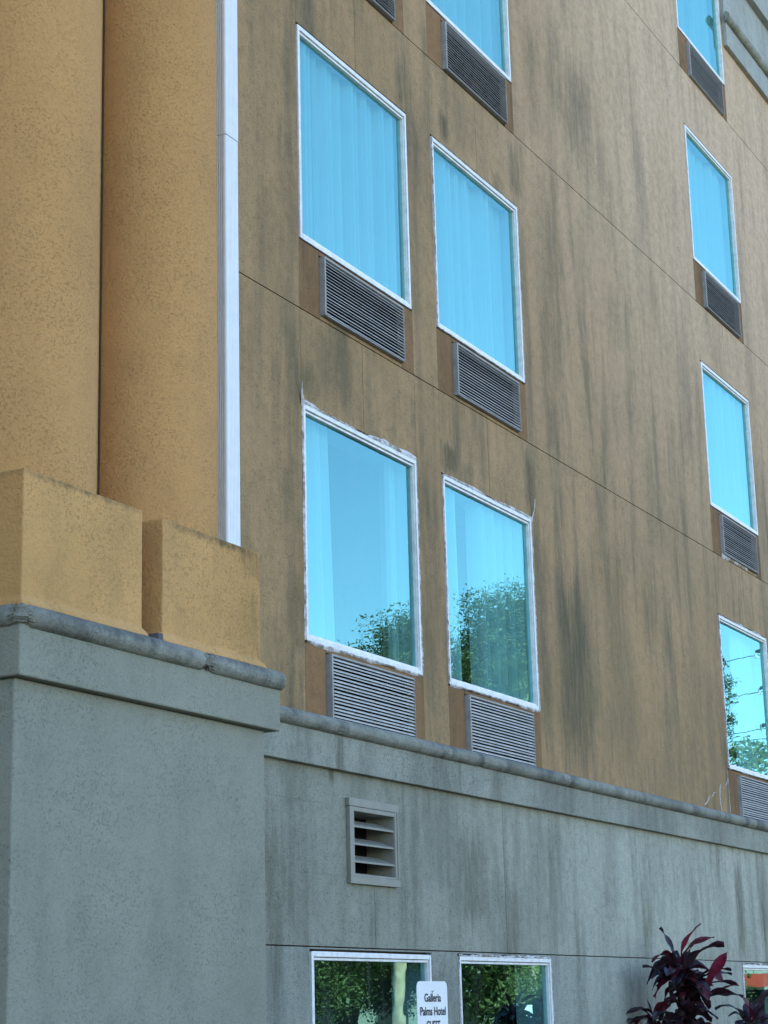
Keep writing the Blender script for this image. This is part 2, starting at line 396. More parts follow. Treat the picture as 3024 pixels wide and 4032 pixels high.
# grey ground storey
GJ = 2.108
vx = [BX0, 11.415, 13.478, 16.2, 19.14, BX1]
vb = (VENT[0] + 0.04, VENT[1] - 0.035, VENT[2] + 0.036, VENT[3] - 0.043)
panel(BX0, 11.415, GJ, vb[2], M['grey']); panel(BX0, vb[0], vb[2], vb[3], M['grey'], gz0=-0.005, gz1=-0.005, gx1=0)
panel(vb[1], 13.478, vb[2], vb[3], M['grey'], gz0=-0.005, gz1=-0.005, gx0=0)
panel(11.415, 13.478, GJ, vb[2], M['grey']); panel(BX0, 13.478, vb[3], 3.30, M['grey'])
panel(13.478, BX1, GJ, 3.30, M['grey'])
_lx = [BX0] + [v for c in 'abc' for v in (COLS[c][0] - GAP, COLS[c][1] + GAP)] + [BX1]
for i in range(0, len(_lx), 2): panel(_lx[i], _lx[i + 1], 0, GJ, M['grey_low'], 0, 0)
for c in 'abc':
    x0, x1 = COLS[c]
    panel(x0 - GAP, x1 + GAP, 0, GZ0 - GAP, M['grey_low'])
    panel(x0 - GAP, x1 + GAP, GZ1 + GAP, GJ, M['grey_low'], gz0=0)

# shell
b = MB(); b.box(BX0, BX0 + 0.2, 0.051, 15, 0, BZ); b.build('side_wall', M['tan'], hotel)
b = MB(); b.box(BX1 - 0.2, BX1, 0.051, 15, 0, BZ); b.build('side_wall', M['tan'], hotel)
b = MB(); b.box(BX0 + 0.2, BX1 - 0.2, 14.8, 15, 0, BZ); b.build('rear_wall', M['tan'], hotel)
b = MB(); b.box(BX0 - 0.1, BX1 + 0.1, -0.12, 15.1, BZ, BZ + 0.25); b.build('roof', M['grey'], hotel)
for z in (3.3, 6.05, 8.8, 11.55):
    b = MB(); b.box(BX0 + 0.2, BX1 - 0.2, 0.20, 14.8, z, z + 0.2); b.build('floor_slab', M['interior'], hotel)
b = MB(); b.box(BX0 + 0.2, BX1 - 0.2, 4.2, 4.3, 0.0, BZ - 0.01); b.build('corridor_wall', M['interior'], hotel)
for x in (12.42, 16.6, 21.2, 9.9):
    b = MB(); b.box(x - 0.06, x + 0.06, 0.20, 4.19, 0.0, BZ - 0.01); b.build('party_wall', M['interior'], hotel)

# ------------------------------------------------------------------ windows
def frame_mesh(w, h):
    b = MB(); t = 0.027; hd = 0.031
    y0, y1 = -0.006, 0.058
    b.box(0, t, y0, y1, 0, h); b.box(w - t, w, y0, y1, 0, h)
    b.box(t, w - t, y0, y1, h - hd, h); b.box(t, w - t, y0, y1, 0, hd)
    return b.mesh('frame', bevel=0.003)
def stop_mesh(w, h):
    b = MB(); t = 0.027; s = 0.009; hs = 0.020; hd = 0.031
    y0, y1 = 0.006, 0.052
    b.box(t, t + s, y0, y1, hd, h - hd); b.box(w - t - s, w - t, y0, y1, hd, h - hd)
    b.box(t + s, w - t - s, y0, y1, h - hd - hs, h - hd - 0.004); b.box(t + s, w - t - s, y0, y1, hd, hd + 0.018)
    return b.mesh('glazing_stop', bevel=0.002)
def pane_mesh(w, h):
    b = MB(); b.poly([(0.029, 0.03, 0.034), (w - 0.029, 0.03, 0.034), (w - 0.029, 0.03, h - 0.034), (0.029, 0.03, h - 0.034)])
    return b.mesh('pane')
FM = {1: (frame_mesh(WW, GZ1 - GZ0), stop_mesh(WW, GZ1 - GZ0), pane_mesh(WW, GZ1 - GZ0)),
      2: (frame_mesh(WW, WH), stop_mesh(WW, WH), pane_mesh(WW, WH))}

def curtain_mesh(x0, x1, h, pitch, amp, seed, lean=0.0, y=0.19, spread=None):
    rnd = random.Random(seed); rows = []
    n = int((x1 - x0) / pitch * 8) + 1
    ph = [rnd.uniform(-0.25, 0.25) for _ in range(200)]
    am = [rnd.uniform(0.5, 1.2) for _ in range(200)]
    zs = [0.0, 0.25, 0.5, 0.75, 1.0]
    for t in zs:
        row = []
        for i in range(n):
            u = i / (n - 1); x = x0 + (x1 - x0) * u
            q = u * (x1 - x0) / pitch; k = int(q)
            yy = amp * am[k % 200] * (abs(math.sin(math.pi * (q + ph[k % 200] * math.sin(math.pi * (q - k))))) ** 0.7)
            wx = lean * (1 - t) * (u ** 3) + (spread or 0.0) * math.sin(t * 3.1) * u
            row.append((x + wx, y - yy, 0.015 + t * (h - 0.03)))
        rows.append(row)
    b = MB(); b.grid(rows)
    return b.mesh('curtain', smooth=False)
CUR = {('a', 2): [(0.015, 0.50, 0.09, 0.11, 0.06), (1.49, 1.61, 0.06, 0.06, 0.0)],
       ('b', 2): [(0.015, 0.45, 0.09, 0.11, 0.03), (0.78, 1.61, 0.11, 0.11, 0.0)],
       ('c', 2): [(0.90, 1.60, 0.10, 0.04, 0.0)],
       ('c', 3): [(0.015, 1.61, 0.24, 0.12, 0.0)], ('c', 4): [(0.015, 1.61, 0.20, 0.12, 0.0)],
       ('c', 5): [(0.015, 1.61, 0.26, 0.12, 0.0)],
       ('b', 3): [(0.015, 1.28, 0.14, 0.11, 0.0), (1.28, 1.61, 0.06, 0.06, 0.0)]}
def ragged_ring(w, h, seed, widths):
    """old sealant smeared round a frame: strips with torn outer edges"""
    rnd = random.Random(seed); b = MB()
    def strip(p0, p1, out, wd):
        n = 90; inner, outer = [], []
        p0, p1, out = Vector(p0), Vector(p1), Vector(out)
        cur = wd
        for i in range(n + 1):
            u = i / n * 5.0 + seed
            cur = wd * (0.75 + 0.9 * mnoise.noise(Vector((u, seed * 1.7, out.x + out.z * 2))) + 0.35 * mnoise.noise(Vector((u * 5, seed, 3 + out.z))))
            p = p0.lerp(p1, i / n)
            inner.append(p - out * 0.003); outer.append(p + out * max(cur, 0.0015))
        yf = lambda: -0.003 - rnd.random() * 0.007
        top = [Vector((q.x, yf(), q.z)) for q in inner]; mid = [Vector(((q.x + r.x) / 2, yf() - 0.004, (q.z + r.z) / 2)) for q, r in zip(inner, outer)]
        end = [Vector((q.x, -0.0015, q.z)) for q in outer]
        b.grid([top, mid, end])
    wl, wr, wt, wb = widths
    strip((0, 0, 0), (0, 0, h), (-1, 0, 0), wl); strip((w, 0, 0), (w, 0, h), (1, 0, 0), wr)
    strip((0, 0, h), (w, 0, h), (0, 0, 1), wt); strip((0, 0, 0), (w, 0, 0), (0, 0, -1), wb)
    return b
def build_window(c, f):
    x0, x1, z0, z1 = win_rect(c, f); h = z1 - z0; kind = 1 if f == 1 else 2
    w = empty('window', (x0, 0, z0)); w.parent = hotel
    fm, sm, pm = FM[kind]
    link('frame', fm, M['frame'], w); link('glazing_stop', sm, M['frame'], w); link('pane', pm, M['glass'], w)
    b = MB(); e_ = 0.003
    b.box(0, 0.012, 0.0585, 0.30, 0, h); b.box(WW - 0.012, WW, 0.0585, 0.30, 0, h)
    b.box(0.012, WW - 0.012, 0.0585, 0.30, h - 0.012, h); b.box(0.012, WW - 0.012, 0.0585, 0.30, 0, 0.012)
    b.build('reveal', M['curtain'], w)
    if f > 1:
        for i, (a, e, pitch, amp, lean) in enumerate(CUR.get((c, f), [(0.015, 1.615, 0.12, 0.12, 0.0)])):
            link('curtain', curtain_mesh(a, e, h, pitch, amp, hash((ord(c), f, i)) % 9999, lean), M['curtain'], w)
    if f == 2 or (f == 1 and c != 'a') or (f == 3 and c == 'b'):
        wd = {('a', 2): (.018, .008, .032, .022), ('b', 2): (.006, .010, .020, .018), ('c', 2): (.006, .004, .016, .010),
              ('b', 1): (.008, .008, .020, .01), ('c', 1): (.006, .006, .016, .01), ('b', 3): (.002, .002, .004, .008)}[(c, f)]
        r = ragged_ring(WW, h, ord(c) * 7 + f, wd)
        if (c, f) == ('a', 2):
            r.grid([[(-.03, -.006, h - .02), (.02, -.008, h + .02)], [(-.035, -.012, h + .04), (-.012, -.014, h + .05)],
                    [(-.04, -.02, h + .09), (-.03, -.02, h + .09)], [(-.05, -.03, h + .13), (-.046, -.03, h + .132)]])
        if (c, f) == ('b', 2):
            r.grid([[(WW - .01, -.006, h - .03), (WW + .02, -.006, h - .02)], [(WW + .012, -.012, h + .03), (WW + .03, -.012, h + .03)],
                    [(WW + .04, -.02, h + .09), (WW + .055, -.02, h + .09)], [(WW + .045, -.03, h + .18), (WW + .05, -.03, h + .18)]])
        r.build('sealant_bead', M['caulk'], w)
    return w
for c in COLS:
    for f in (1, 2, 3, 4, 5):
        if has(c, f): build_window(c, f)

# ------------------------------------------------------------------ air conditioner grilles
GW, GH, NS = 1.175, 0.422, 17
def grille_frame():
    b = MB(); y0, y1 = -0.034, 0.12
    b.box(0, 0.018, y0, y1, 0, GH); b.box(GW - 0.006, GW, y0, y1, 0, GH)
    b.box(0.018, GW - 0.006, y0, y1, GH - 0.012, GH); b.box(0.018, GW - 0.006, y0, y1, 0, 0.008)
    return b.mesh('grille_frame', bevel=0.0015)
def slat():
    b = MB(); pr = [(-0.033, -0.0085), (-0.033, -0.0068), (-0.0175, 0.0083), (-0.0165, 0.0083), (-0.0165, 0.0070), (-0.0318, -0.0085)]
    r0 = [(0.018, y, z) for y, z in pr]; r1 = [(GW - 0.006, y, z) for y, z in pr]
    b.grid([r0, r1], True); b.poly(r0); b.poly(r1[::-1])
    return b.mesh('slat')
gf, gs = grille_frame(), slat()
srnd = random.Random(3)
_b = MB(); _b.box(0.0185, GW - 0.0065, 0.026, 0.10, 0.009, GH - 0.0125); gback = _b.mesh('cavity')
for (c, f), g in GR.items():
    e = empty('air_conditioner_grille', (g[0], 0, g[2])); e.parent = hotel
    link('grille_frame', gf, M['alu_dull'], e); link('cavity', gback, M['black'], e)
    for i in range(NS):
        o = link('slat', gs, M['alu'], e); o.location = (0, 0, 0.012 + (GH - 0.028) * (i + 0.5) / NS + srnd.uniform(-.0007, .0007)); o.rotation_euler = (srnd.uniform(-.06, .06), srnd.uniform(-.0012, .0012), 0)
# old crusty sealant beneath one grille
g = GR[('c', 3)]
_r = random.Random(5); b = MB(); row0, row1 = [], []
for i in range(40):
    t = i / 39; x = g[0] - 0.03 + t * (GW * 0.75)
    row0.append((x, -0.012, g[2] + 0.004)); row1.append((x, -0.005, g[2] - 0.012 - _r.random() * 0.045 * (1 - 0.5 * t)))
b.grid([row0, row1]); b.build('sealant_crust', M['caulk'], hotel)
# white filled cracks low on the wall
def crack(pts, wd):
    b = MB(); L = [(x - wd, -0.003, z) for x, z in pts]; R_ = [(x + wd, -0.003, z) for x, z in pts]
    b.grid([L, R_]); b.build('filled_crack', M['caulk'], hotel)
crack([(18.21, 3.575), (18.30, 3.61), (18.36, 3.66), (18.45, 3.67), (18.52, 3.72), (18.59, 3.725)], 0.014)
crack([(18.73, 3.54), (18.70, 3.62), (18.69, 3.70), (18.71, 3.78), (18.75, 3.82)], 0.010)
crack([(18.80, 3.78), (18.86, 3.80), (18.93, 3.84), (18.98, 3.90)], 0.010)
crack([(18.995, 3.56), (18.985, 3.7), (18.99, 3.85), (18.985, 3.97)], 0.006)

# ------------------------------------------------------------------ louvred vent
v0, v1, w0, w1 = VENT
vent = empty('louvred_vent', (v0, 0, w0)); vent.parent = hotel
vw, vh = v1 - v0, w1 - w0
b = MB()
b.box(0, 0.058, -0.028, 0.0, 0.035, vh - 0.03); b.box(vw - 0.050, vw, -0.028, 0.0, 0.035, vh - 0.03)
b.box(0.058, vw - 0.050, -0.026, 0.0, 0.035, 0.052); b.box(0.058, vw - 0.050, -0.026, 0.0, vh - 0.060, vh - 0.03)
b.box(0.048, 0.058, 0.0, 0.2, 0.052, vh - 0.060); b.box(vw - 0.050, vw - 0.040, 0.0, 0.2, 0.052, vh - 0.060)
b.box(0.058, vw - 0.050, 0.0, 0.2, vh - 0.060, vh - 0.050); b.box(0.058, vw - 0.050, 0.0, 0.2, 0.042, 0.052)
b.build('vent_frame', M['vent'], vent, bevel=0.003)
b = MB(); b.box(-0.010, vw + 0.006, -0.031, 0.0, vh - 0.03, vh + 0.022); b.build('head_flange', M['vent'], vent, bevel=0.003)
b = MB(); b.box(-0.006, vw + 0.008, -0.031, 0.0, -0.012, 0.035); b.build('sill_flange', M['vent'], vent, bevel=0.003)
b = MB(); b.box(vw - 0.022, vw - 0.008, -0.034, -0.028, 0.04, vh - 0.035); b.build('side_rib', M['vent'], vent)
b = MB(); b.box(0.058, vw - 0.050, 0.19, 0.2, 0.052, vh - 0.060); b.build('cavity', M['black'], vent)
bl = MB(); pr = [(-0.020, 0.0), (-0.020, 0.012), (0.09, 0.060), (0.105, 0.060), (0.105, 0.053), (0.093, 0.053), (-0.014, 0.006), (-0.014, 0.0)]
r0 = [(0.059, y, z) for y, z in pr]; r1 = [(vw - 0.051, y, z) for y, z in pr]
bl.grid([r0, r1], True); bl.poly(r0); bl.poly(r1[::-1]); blm = bl.mesh('louvre_blade')
for i in range(4):
    o = link('louvre_blade', blm, M['vent'], vent); o.location = (0, 0, 0.012 + 0.112 * i)

# ------------------------------------------------------------------ grey band, roll moulding
b = MB(); b.box(BX0, BX1, -0.05, 0.044, 3.212, 3.44); b.build('string_course', M['grey_band'], hotel, bevel=0.004)

def roll(name, path, r, zc, notches=(), seed=1, mat=None, step=0.02, sag=1.0):
    """half round moulding swept along a horizontal path, weathered and chipped"""
    rnd = random.Random(seed); pts = []
    path = [Vector((p[0], p[1], 0)) for p in path]
    for i in range(len(path) - 1):
        L = (path[i + 1] - path[i]).length; n = max(1, int(L / step))
        for k in range(n): pts.append(path[i].lerp(path[i + 1], k / n))
    pts.append(path[-1])
    from mathutils import noise
    rows = []; N = 28
    for i, p in enumerate(pts):
        d = (pts[min(i + 1, len(pts) - 1)] - pts[max(i - 1, 0)]).normalized()
        out = Vector((d.y, -d.x, 0))
        row = []
        for k in range(N + 1):
            a = math.pi * (k / N - 0.5)
            rr = r + 0.0016 * noise.noise(Vector((p.x * 4, p.y * 4 + k * 0.25, seed)))
            rr += 0.0015 * noise.noise(Vector((p.x * 22, p.y * 22 + k * 0.8, seed)))
            for (nx, ny, nw, dep) in notches:
                q = (p - Vector((nx, ny, 0))).length
                if q < nw:
                    rag = 0.45 + 1.0 * noise.noise(Vector((p.x * 40, p.y * 40 + k * 0.7, 3))) + 0.7 * noise.noise(Vector((p.x * 95, p.y * 95 + k * 1.9, 8)))
                    rr -= dep * (1 - (q / nw) ** 2) * max(0.0, rag)
            row.append(p + out * (math.cos(a) * rr) + Vector((0, 0, zc + math.sin(a) * rr)))
        rows.append(row)
    b = MB(); b.grid(rows); b.poly(rows[0]); b.poly(rows[-1][::-1])
    return b.build(name, mat or M['roll'], hotel, smooth=True)
roll('roll_moulding', [(9.0, -0.045), (BX1, -0.045)], 0.052, 3.482, [(10.86, -.045, .05, .01), (12.99, -.045, .06, .012)], 2, step=0.03)

# ------------------------------------------------------------------ pedestal under the columns
b = MB(); b.box(6.885, 9.03, -0.62, -0.002, 0.0, 3.2); b.build('pedestal', M['grey_clean'], hotel, bevel=0.01)
b = MB(); b.box(6.85, 9.115, -0.672, -0.053, 3.202, 3.44); b.build('pedestal_band', M['grey_clean'], hotel, bevel=0.008)
_arc = [(9.10 + 0.02 * math.sin(t), -0.66 - 0.02 * math.cos(t) + 0.02) for t in [math.pi / 2 * k / 6 for k in range(7)]]
roll('pedestal_roll', [(6.865, -0.06), (6.865, -0.66)] + [(x, y - 0.0) for x, y in [(6.865, -0.66), (9.10, -0.66)]] + [(9.11, -0.655), (9.12, -0.64), (9.12, -0.06)],
     0.054, 3.478, [(6.865, -0.66, 0.05, 0.035), (8.37, -0.66, 0.045, 0.05), (8.325, -0.66, 0.02, 0.025)], 4, step=0.007)

def block(x0, x1):
    b = MB(); y0, y1 = -0.62, -0.055; s = 0.028
    def ring(e, z): return [(x0 - e, y0 - e, z), (x1 + e, y0 - e, z), (x1 + e, y1, z), (x0 - e, y1, z)]
    rings = [ring(s, 3.44), ring(s * 0.9, 3.552), ring(0, 3.585), ring(0, 4.185)]
    b.grid(rings, True); b.poly(rings[0]); b.poly(rings[-1])
    return b.build('column_base', M['yellow_block'], hotel, bevel=0.008)
block(6.92, 7.873); block(8.053, 9.0)
# flashing showing in the slot between the bases
b = MB(); b.box(7.945, 7.985, -0.668, -0.50, 3.45, 3.565); b.build('slot_flashing', M['flashing'], hotel)

def column(cx, cy, r):
    b = MB(); rows = []
    for z in (4.15, 7.0, 10.0, 13.6):
        rows.append([(cx + r * math.cos(2 * math.pi * k / 96), cy + r * math.sin(2 * math.pi * k / 96), z) for k in range(96)])
    b.grid(rows, True); b.poly(rows[0]); b.poly(rows[-1])
    o = b.build('round_column', M['yellow'], hotel)
    for p in o.data.polygons: p.use_smooth = abs(p.normal.z) < 0.5
    return o
column(7.39, -0.15, 0.430); column(8.53, -0.15, 0.420)
b = MB(); b.box(7.70, 8.22, -0.172, -0.002, 4.15, 13.6); b.build('infill_wall', M['yellow'], hotel)
b = MB(); b.box(6.85, 9.05, -0.66, -0.002, 13.6, 14.4); b.build('column_head', M['yellow'], hotel, bevel=0.01)

b = MB(); b.box(8.0975, 8.1135, -0.1775, -0.173, 4.19, 13.6); b.build('corner_shade_strip', M['joint_and_shade'], hotel)  # dark strip painting the crease shade between infill wall and column

# ------------------------------------------------------------------ white ribbed downspout
def downspout(z0, z1, g):
    X0, X1, Y0, Y1 = 9.485 - g, 9.632 + g, -0.104 - g, -0.004
    r = 0.016; prof = []
    # left face with vertical grooves, rounded corner, finely ribbed front face, right face
    yy = Y1; prof.append((X0, yy))
    for k in range(4):
        yc = -0.036 - k * 0.0135
        prof += [(X0, yc + 0.0035), (X0 + 0.009, yc + 0.002), (X0 + 0.009, yc - 0.002), (X0, yc - 0.0035)]
    for k in range(6):
        t = math.pi / 2 * k / 5
        prof.append((X0 + r - r * math.cos(t), Y0 + r - r * math.sin(t)))
    for k in range(7):
        xc = X0 + 0.034 + k * 0.0155
        prof += [(xc - 0.003, Y0), (xc - 0.001, Y0 + 0.0022), (xc + 0.001, Y0 + 0.0022), (xc + 0.003, Y0)]
    for k in range(4):
        t = math.pi / 2 * k / 3
        prof.append((X1 - 0.008 + 0.008 * math.sin(t), Y0 + 0.008 - 0.008 * math.cos(t)))
    prof.append((X1, Y1))
    b = MB(); r0 = [(x, y, z0) for x, y in prof]; r1 = [(x, y, z1) for x, y in prof]
    b.grid([r0, r1], True); b.poly(r0); b.poly(r1[::-1]); return b
dsp = empty('downspout', (0, 0, 0)); dsp.parent = hotel
downspout(3.55, 7.03, 0.0).build('lower_length', M['white_metal'], dsp)
downspout(7.034, 13.9, 0.002).build('upper_length', M['white_metal'], dsp)

# ------------------------------------------------------------------ grey attic band at the far end, with its roll moulding
b = MB(); b.box(20.735, BX1, -0.055, -0.001, 12.78, 13.14); b.build('attic_band', M['attic'], hotel, bevel=0.006)
b = MB(); b.box(20.735, BX1, -0.040, -0.001, 13.142, 13.86); b.build('attic_wall', M['attic'], hotel)
b = MB(); b.box(20.735, BX1, -0.12, -0.001, 13.862, 14.45); b.build('attic_cornice', M['attic'], hotel, bevel=0.006)
roll('attic_roll', [(20.69, -0.06), (BX1, -0.06)], 0.06, 13.14, (), 9, step=0.05)

# ------------------------------------------------------------------ parking sign
sign = tag(empty('parking_sign', (8.005, -2.1, 0), 0.0), 'white guest parking sign with black lettering on a steel post', 'sign')
SW, SH, ST = 0.300, 0.46, 1.834
b = MB(); ol = []
for cx, cz, a0 in ((SW / 2 - .028, -.028, 0), (-SW / 2 + .028, -.028, 90), (-SW / 2 + .028, -SH + .028, 180), (SW / 2 - .028, -SH + .028, 270)):
    for k in range(7):
        t = math.radians(a0 + 15 * k); ol.append((cx + .028 * math.cos(t), cz + .028 * math.sin(t)))
r0 = [(x, -0.0015, ST + z) for x, z in ol]; r1 = [(x, 0.0015, ST + z) for x, z in ol]
b.grid([r0, r1], True); b.poly(r0); b.poly(r1[::-1]); plate = b.build('sign_plate', M['sheet'], sign)
def lettering(txt, z, cap, width, dx=0.0):
    cu = bpy.data.curves.new('lettering', 'FONT'); cu.body = txt; cu.align_x = 'CENTER'; cu.size = 1.0
    cu.offset = 0.022; cu.extrude = 0.0
    tmp = bpy.data.objects.new('lettering', cu); col.objects.link(tmp)
    bpy.context.view_layer.update()
    me = bpy.data.meshes.new_from_object(tmp.evaluated_get(bpy.context.evaluated_depsgraph_get()))
    bpy.data.objects.remove(tmp)
    xs = [v.co.x for v in me.vertices]; w = max(xs) - min(xs); mx = (max(xs) + min(xs)) / 2
    ch = 0.729
    for v in me.vertices:
        x = (v.co.x - mx) / w * width; zz = v.co.y * cap / ch
        v.co = (x + dx, -0.0032, ST - z + zz)
    return link('lettering', me, M['ink'], sign)
lettering('Galleria', 0.0875, 0.036, 0.163)
lettering('Palms Hotel', 0.146, 0.037, 0.252)
lettering('GUEST', 0.205, 0.036, 0.136)
b = MB()
for s, pts in ((-1, [(0, 0), (-.004, .005), (-.010, .008), (-.008, .003)]), (1, [(0, 0), (.004, .006), (.011, .010), (.008, .003)])):
    b.poly([(x, -0.0032, ST - 0.0475 + z) for x, z in pts])
b.poly([(-.0012, -0.0032, ST - .051), (.0012, -0.0032, ST - .051), (.0012, -0.0032, ST - .0465), (-.0012, -0.0032, ST - .0465)])
link('leaf_mark', b.mesh('leaf_mark'), M['ink'], sign)
b = MB(); b.box(-0.022, 0.022, 0.004, 0.03, 0.0, 1.82); b.build('post', M['steel'], sign, bevel=0.003)
plate.rotation_euler = (0, 0, 0)

# ------------------------------------------------------------------ red cordyline plants by the wall
def leaf_mat(name, a, b_, rough=0.4):
    k = NT(name); p = k.pos()
    c = k.mix(k.rng(k.noise(p, 18, 3), 0.35, 0.65), a, b_)
    k.bump(k.noise(k.scaled(p, (1, 1, 1)), 60, 2), 0.15, 0.004)
    k.fin(c, rough, 0.5)
    tl = k.n('ShaderNodeBsdfTranslucent'); k.l(c, tl.inputs[0])
    m = k.n('ShaderNodeMixShader'); m.inputs[0].default_value = 0.25
    k.l(k.b.outputs[0], m.inputs[1]); k.l(tl.outputs[0], m.inputs[2]); k.l(m.outputs[0], k.out.inputs[0])
    return k.m
M['leaf_dark'] = leaf_mat('purple_black_leaf', (0.022, 0.010, 0.016), (0.040, 0.012, 0.018), 0.45)
M['leaf_red'] = leaf_mat('crimson_leaf', (0.11, 0.010, 0.022), (0.06, 0.008, 0.015))
M['leaf_pink'] = leaf_mat('magenta_leaf', (0.22, 0.018, 0.05), (0.13, 0.012, 0.03))
M['leaf_blue'] = leaf_mat('dull_purple_leaf', (0.05, 0.045, 0.065), (0.03, 0.022, 0.035), 0.35)
M['stem'] = plain('cordyline_stem', (0.045, 0.02, 0.018), 0.7, 0.3, 0, 0.4, 30)
def leaf(parent, base, mid, tip, wd, mat, twist=0.0, seed=0):
    """long strap leaf: folded along its midrib, bent through three points"""
    rnd = random.Random(seed); base, mid, tip = Vector(base), Vector(mid), Vector(tip)
    n = 9; rows = []; wd *= 1.3
    for i in range(n + 1):
        t = i / n
        p = base * (1 - t) ** 2 + mid * 2 * t * (1 - t) + tip * t * t
        d = ((mid - base) * (1 - t) + (tip - mid) * t).normalized()
        up = Vector((0, 0, 1)); s = d.cross(up)
        s = s.normalized() if s.length > 0.05 else Vector((0.47, -0.88, 0))
        nn = s.cross(d).normalized()
        a = twist * t + rnd.uniform(-0.06, 0.06)
        s2 = s * math.cos(a) + nn * math.sin(a); n2 = nn * math.cos(a) - s * math.sin(a)
        w = wd * 0.5 * (0.30 + 0.70 * math.sin(math.pi * min(1, 0.12 + t * 0.86)) ** 0.9) * (1 if t < 0.97 else 0.15)
        wv = 0.20 * wd * math.sin(t * 8 + seed)
        rows.append([p - s2 * w + n2 * (0.25 * w + wv), p - s2 * w * 0.5 + n2 * 0.08 * w, p, p + s2 * w * 0.5 + n2 * 0.08 * w, p + s2 * w + n2 * (0.25 * w - wv)])
    b = MB(); b.grid(rows)
    return b.build('leaf', mat, parent, smooth=True)
RV = Vector((0.4685, -0.8835, 0.0)); DV = Vector((0.8835, 0.4685, 0.0))
def pt(q, dep=0.0, org=(720, 640)):
    return RV * ((q[0] - org[0]) / 1285.0) + DV * dep + Vector((0, 0, 1.985 - (q[1] - 640) / 1285.0))
def plant(name, x, y, label): return tag(empty(name, (x, y, 0)), label, 'plant', 'red leaved plants beside the wall')
PX, PY = 16.09, -0.40
big = plant('cordyline_plant', PX, PY, 'tall dark red cordyline with upright magenta leaves at its top')
b = MB(); b.tube([(0, 0, 0), (0.02, 0.0, 0.8), (-0.01, 0.0, 1.5), (0, 0, 2.0)], [0.035, 0.03, 0.04, 0.025], 8); b.build('stem', M['stem'], big)
LV = [((690,560),(640,330),(548,170),.055,'dark',.10),((740,540),(745,330),(975,145),.06,'pink',-.02),((730,560),(800,330),(1125,290),.06,'red',.05),
 ((790,620),(900,380),(1200,375),.095,'dark',-.08),((660,540),(560,370),(400,545),.055,'red',-.12),((960,880),(1040,700),(1200,460),.085,'pink',-.2),
 ((640,740),(480,590),(300,585),.05,'blue',-.1),((600,740),(470,600),(380,725),.055,'blue',-.16),((640,700),(540,470),(520,620),.05,'dark',-.2),
 ((900,720),(1080,600),(1300,640),.05,'dark',.1),((900,740),(1100,640),(1280,690),.07,'blue',0),((930,820),(1130,720),(1330,815),.05,'dark',-.1),
 ((960,900),(1180,840),(1300,790),.06,'red',-.12),((930,960),(1150,840),(1350,930),.085,'dark',-.15),((660,800),(560,820),(512,950),.05,'red',-.1),
 ((600,800),(580,900),(640,995),.04,'dark',-.15),((700,620),(660,480),(700,420),.07,'blue',.05),((760,620),(800,470),(930,330),.06,'dark',.12)]
for i, (a, m, t, wd, mt, dp) in enumerate(LV):
    leaf(big, pt(a, 0), pt(m, dp * 0.6), pt(t, dp), wd, M['leaf_' + mt], 0.5 if i % 2 else -0.4, i)
rnd = random.Random(77)
for i in range(72):
    z = rnd.uniform(1.35, 2.02); a = rnd.uniform(0, 2 * math.pi); L = rnd.uniform(0.22, 0.38)
    dr = Vector((math.cos(a), math.sin(a) * (0.9 if math.sin(a) < 0 else 0.75), 0)); rise = rnd.uniform(-0.02, 0.16)
    bs = Vector((rnd.uniform(-.02, .02), rnd.uniform(-.02, .02), z)) + Vector((0.04, -0.08, 0)) * (2.0 - z)
    leaf(big, bs, bs + dr * L * 0.55 + Vector((0, 0, rise)), bs + dr * L + Vector((0, 0, rise - rnd.uniform(0.05, 0.24))),
         rnd.uniform(.06, .10), M['leaf_' + rnd.choice(['dark', 'dark', 'dark', 'blue', 'red'])], rnd.uniform(-.8, .8), 100 + i)
left = plant('cordyline_plant', PX, PY, 'low red cordyline shoot left of the tall one, leaves drooping outward')
b = MB(); c0 = pt((400, 1140), -0.05); b.tube([(c0.x, c0.y, 0), (c0.x + .02, c0.y, 0.8), (c0.x, c0.y, c0.z)], [0.03, 0.025, 0.018], 8); b.build('stem', M['stem'], left)
for i, (a, m, t, wd, mt) in enumerate([((400,1120),(330,960),(70,1090),.055,'dark'),((390,1130),(280,980),(140,1035),.06,'red'),((400,1120),(450,990),(585,920),.06,'red'),
  ((390,1150),(250,1050),(120,1210),.045,'dark'),((390,1150),(240,1030),(230,1245),.05,'red'),((420,1110),(490,1050),(545,1105),.045,'dark'),((380,1150),(200,1110),(20,1165),.04,'blue'),
  ((395,1110),(385,1020),(365,920),.012,'dark'),((410,1140),(500,1120),(560,1230),.05,'dark'),((400,1160),(330,1130),(280,1280),.05,'dark'),((400,1160),(450,1200),(470,1330),.06,'red'),((400,1160),(350,1200),(330,1330),.06,'dark')]):
    leaf(left, pt(a, -0.05), pt(m, -0.05 + 0.12 * math.sin(i * 2.1)), pt(t, -0.05 + 0.22 * math.sin(i * 2.1)), wd, M['leaf_' + mt], 0.3 * math.cos(i * 3), 200 + i)
right = plant('cordyline_plant', PX, PY, 'broad leaved dark cordyline right of the tall one, before the far window')
b = MB(); c0 = pt((1440, 1190), -0.1); b.tube([(c0.x, c0.y, 0), (c0.x, c0.y - .02, 0.8), (c0.x, c0.y, c0.z)], [0.03, 0.028, 0.02], 8); b.build('stem', M['stem'], right)
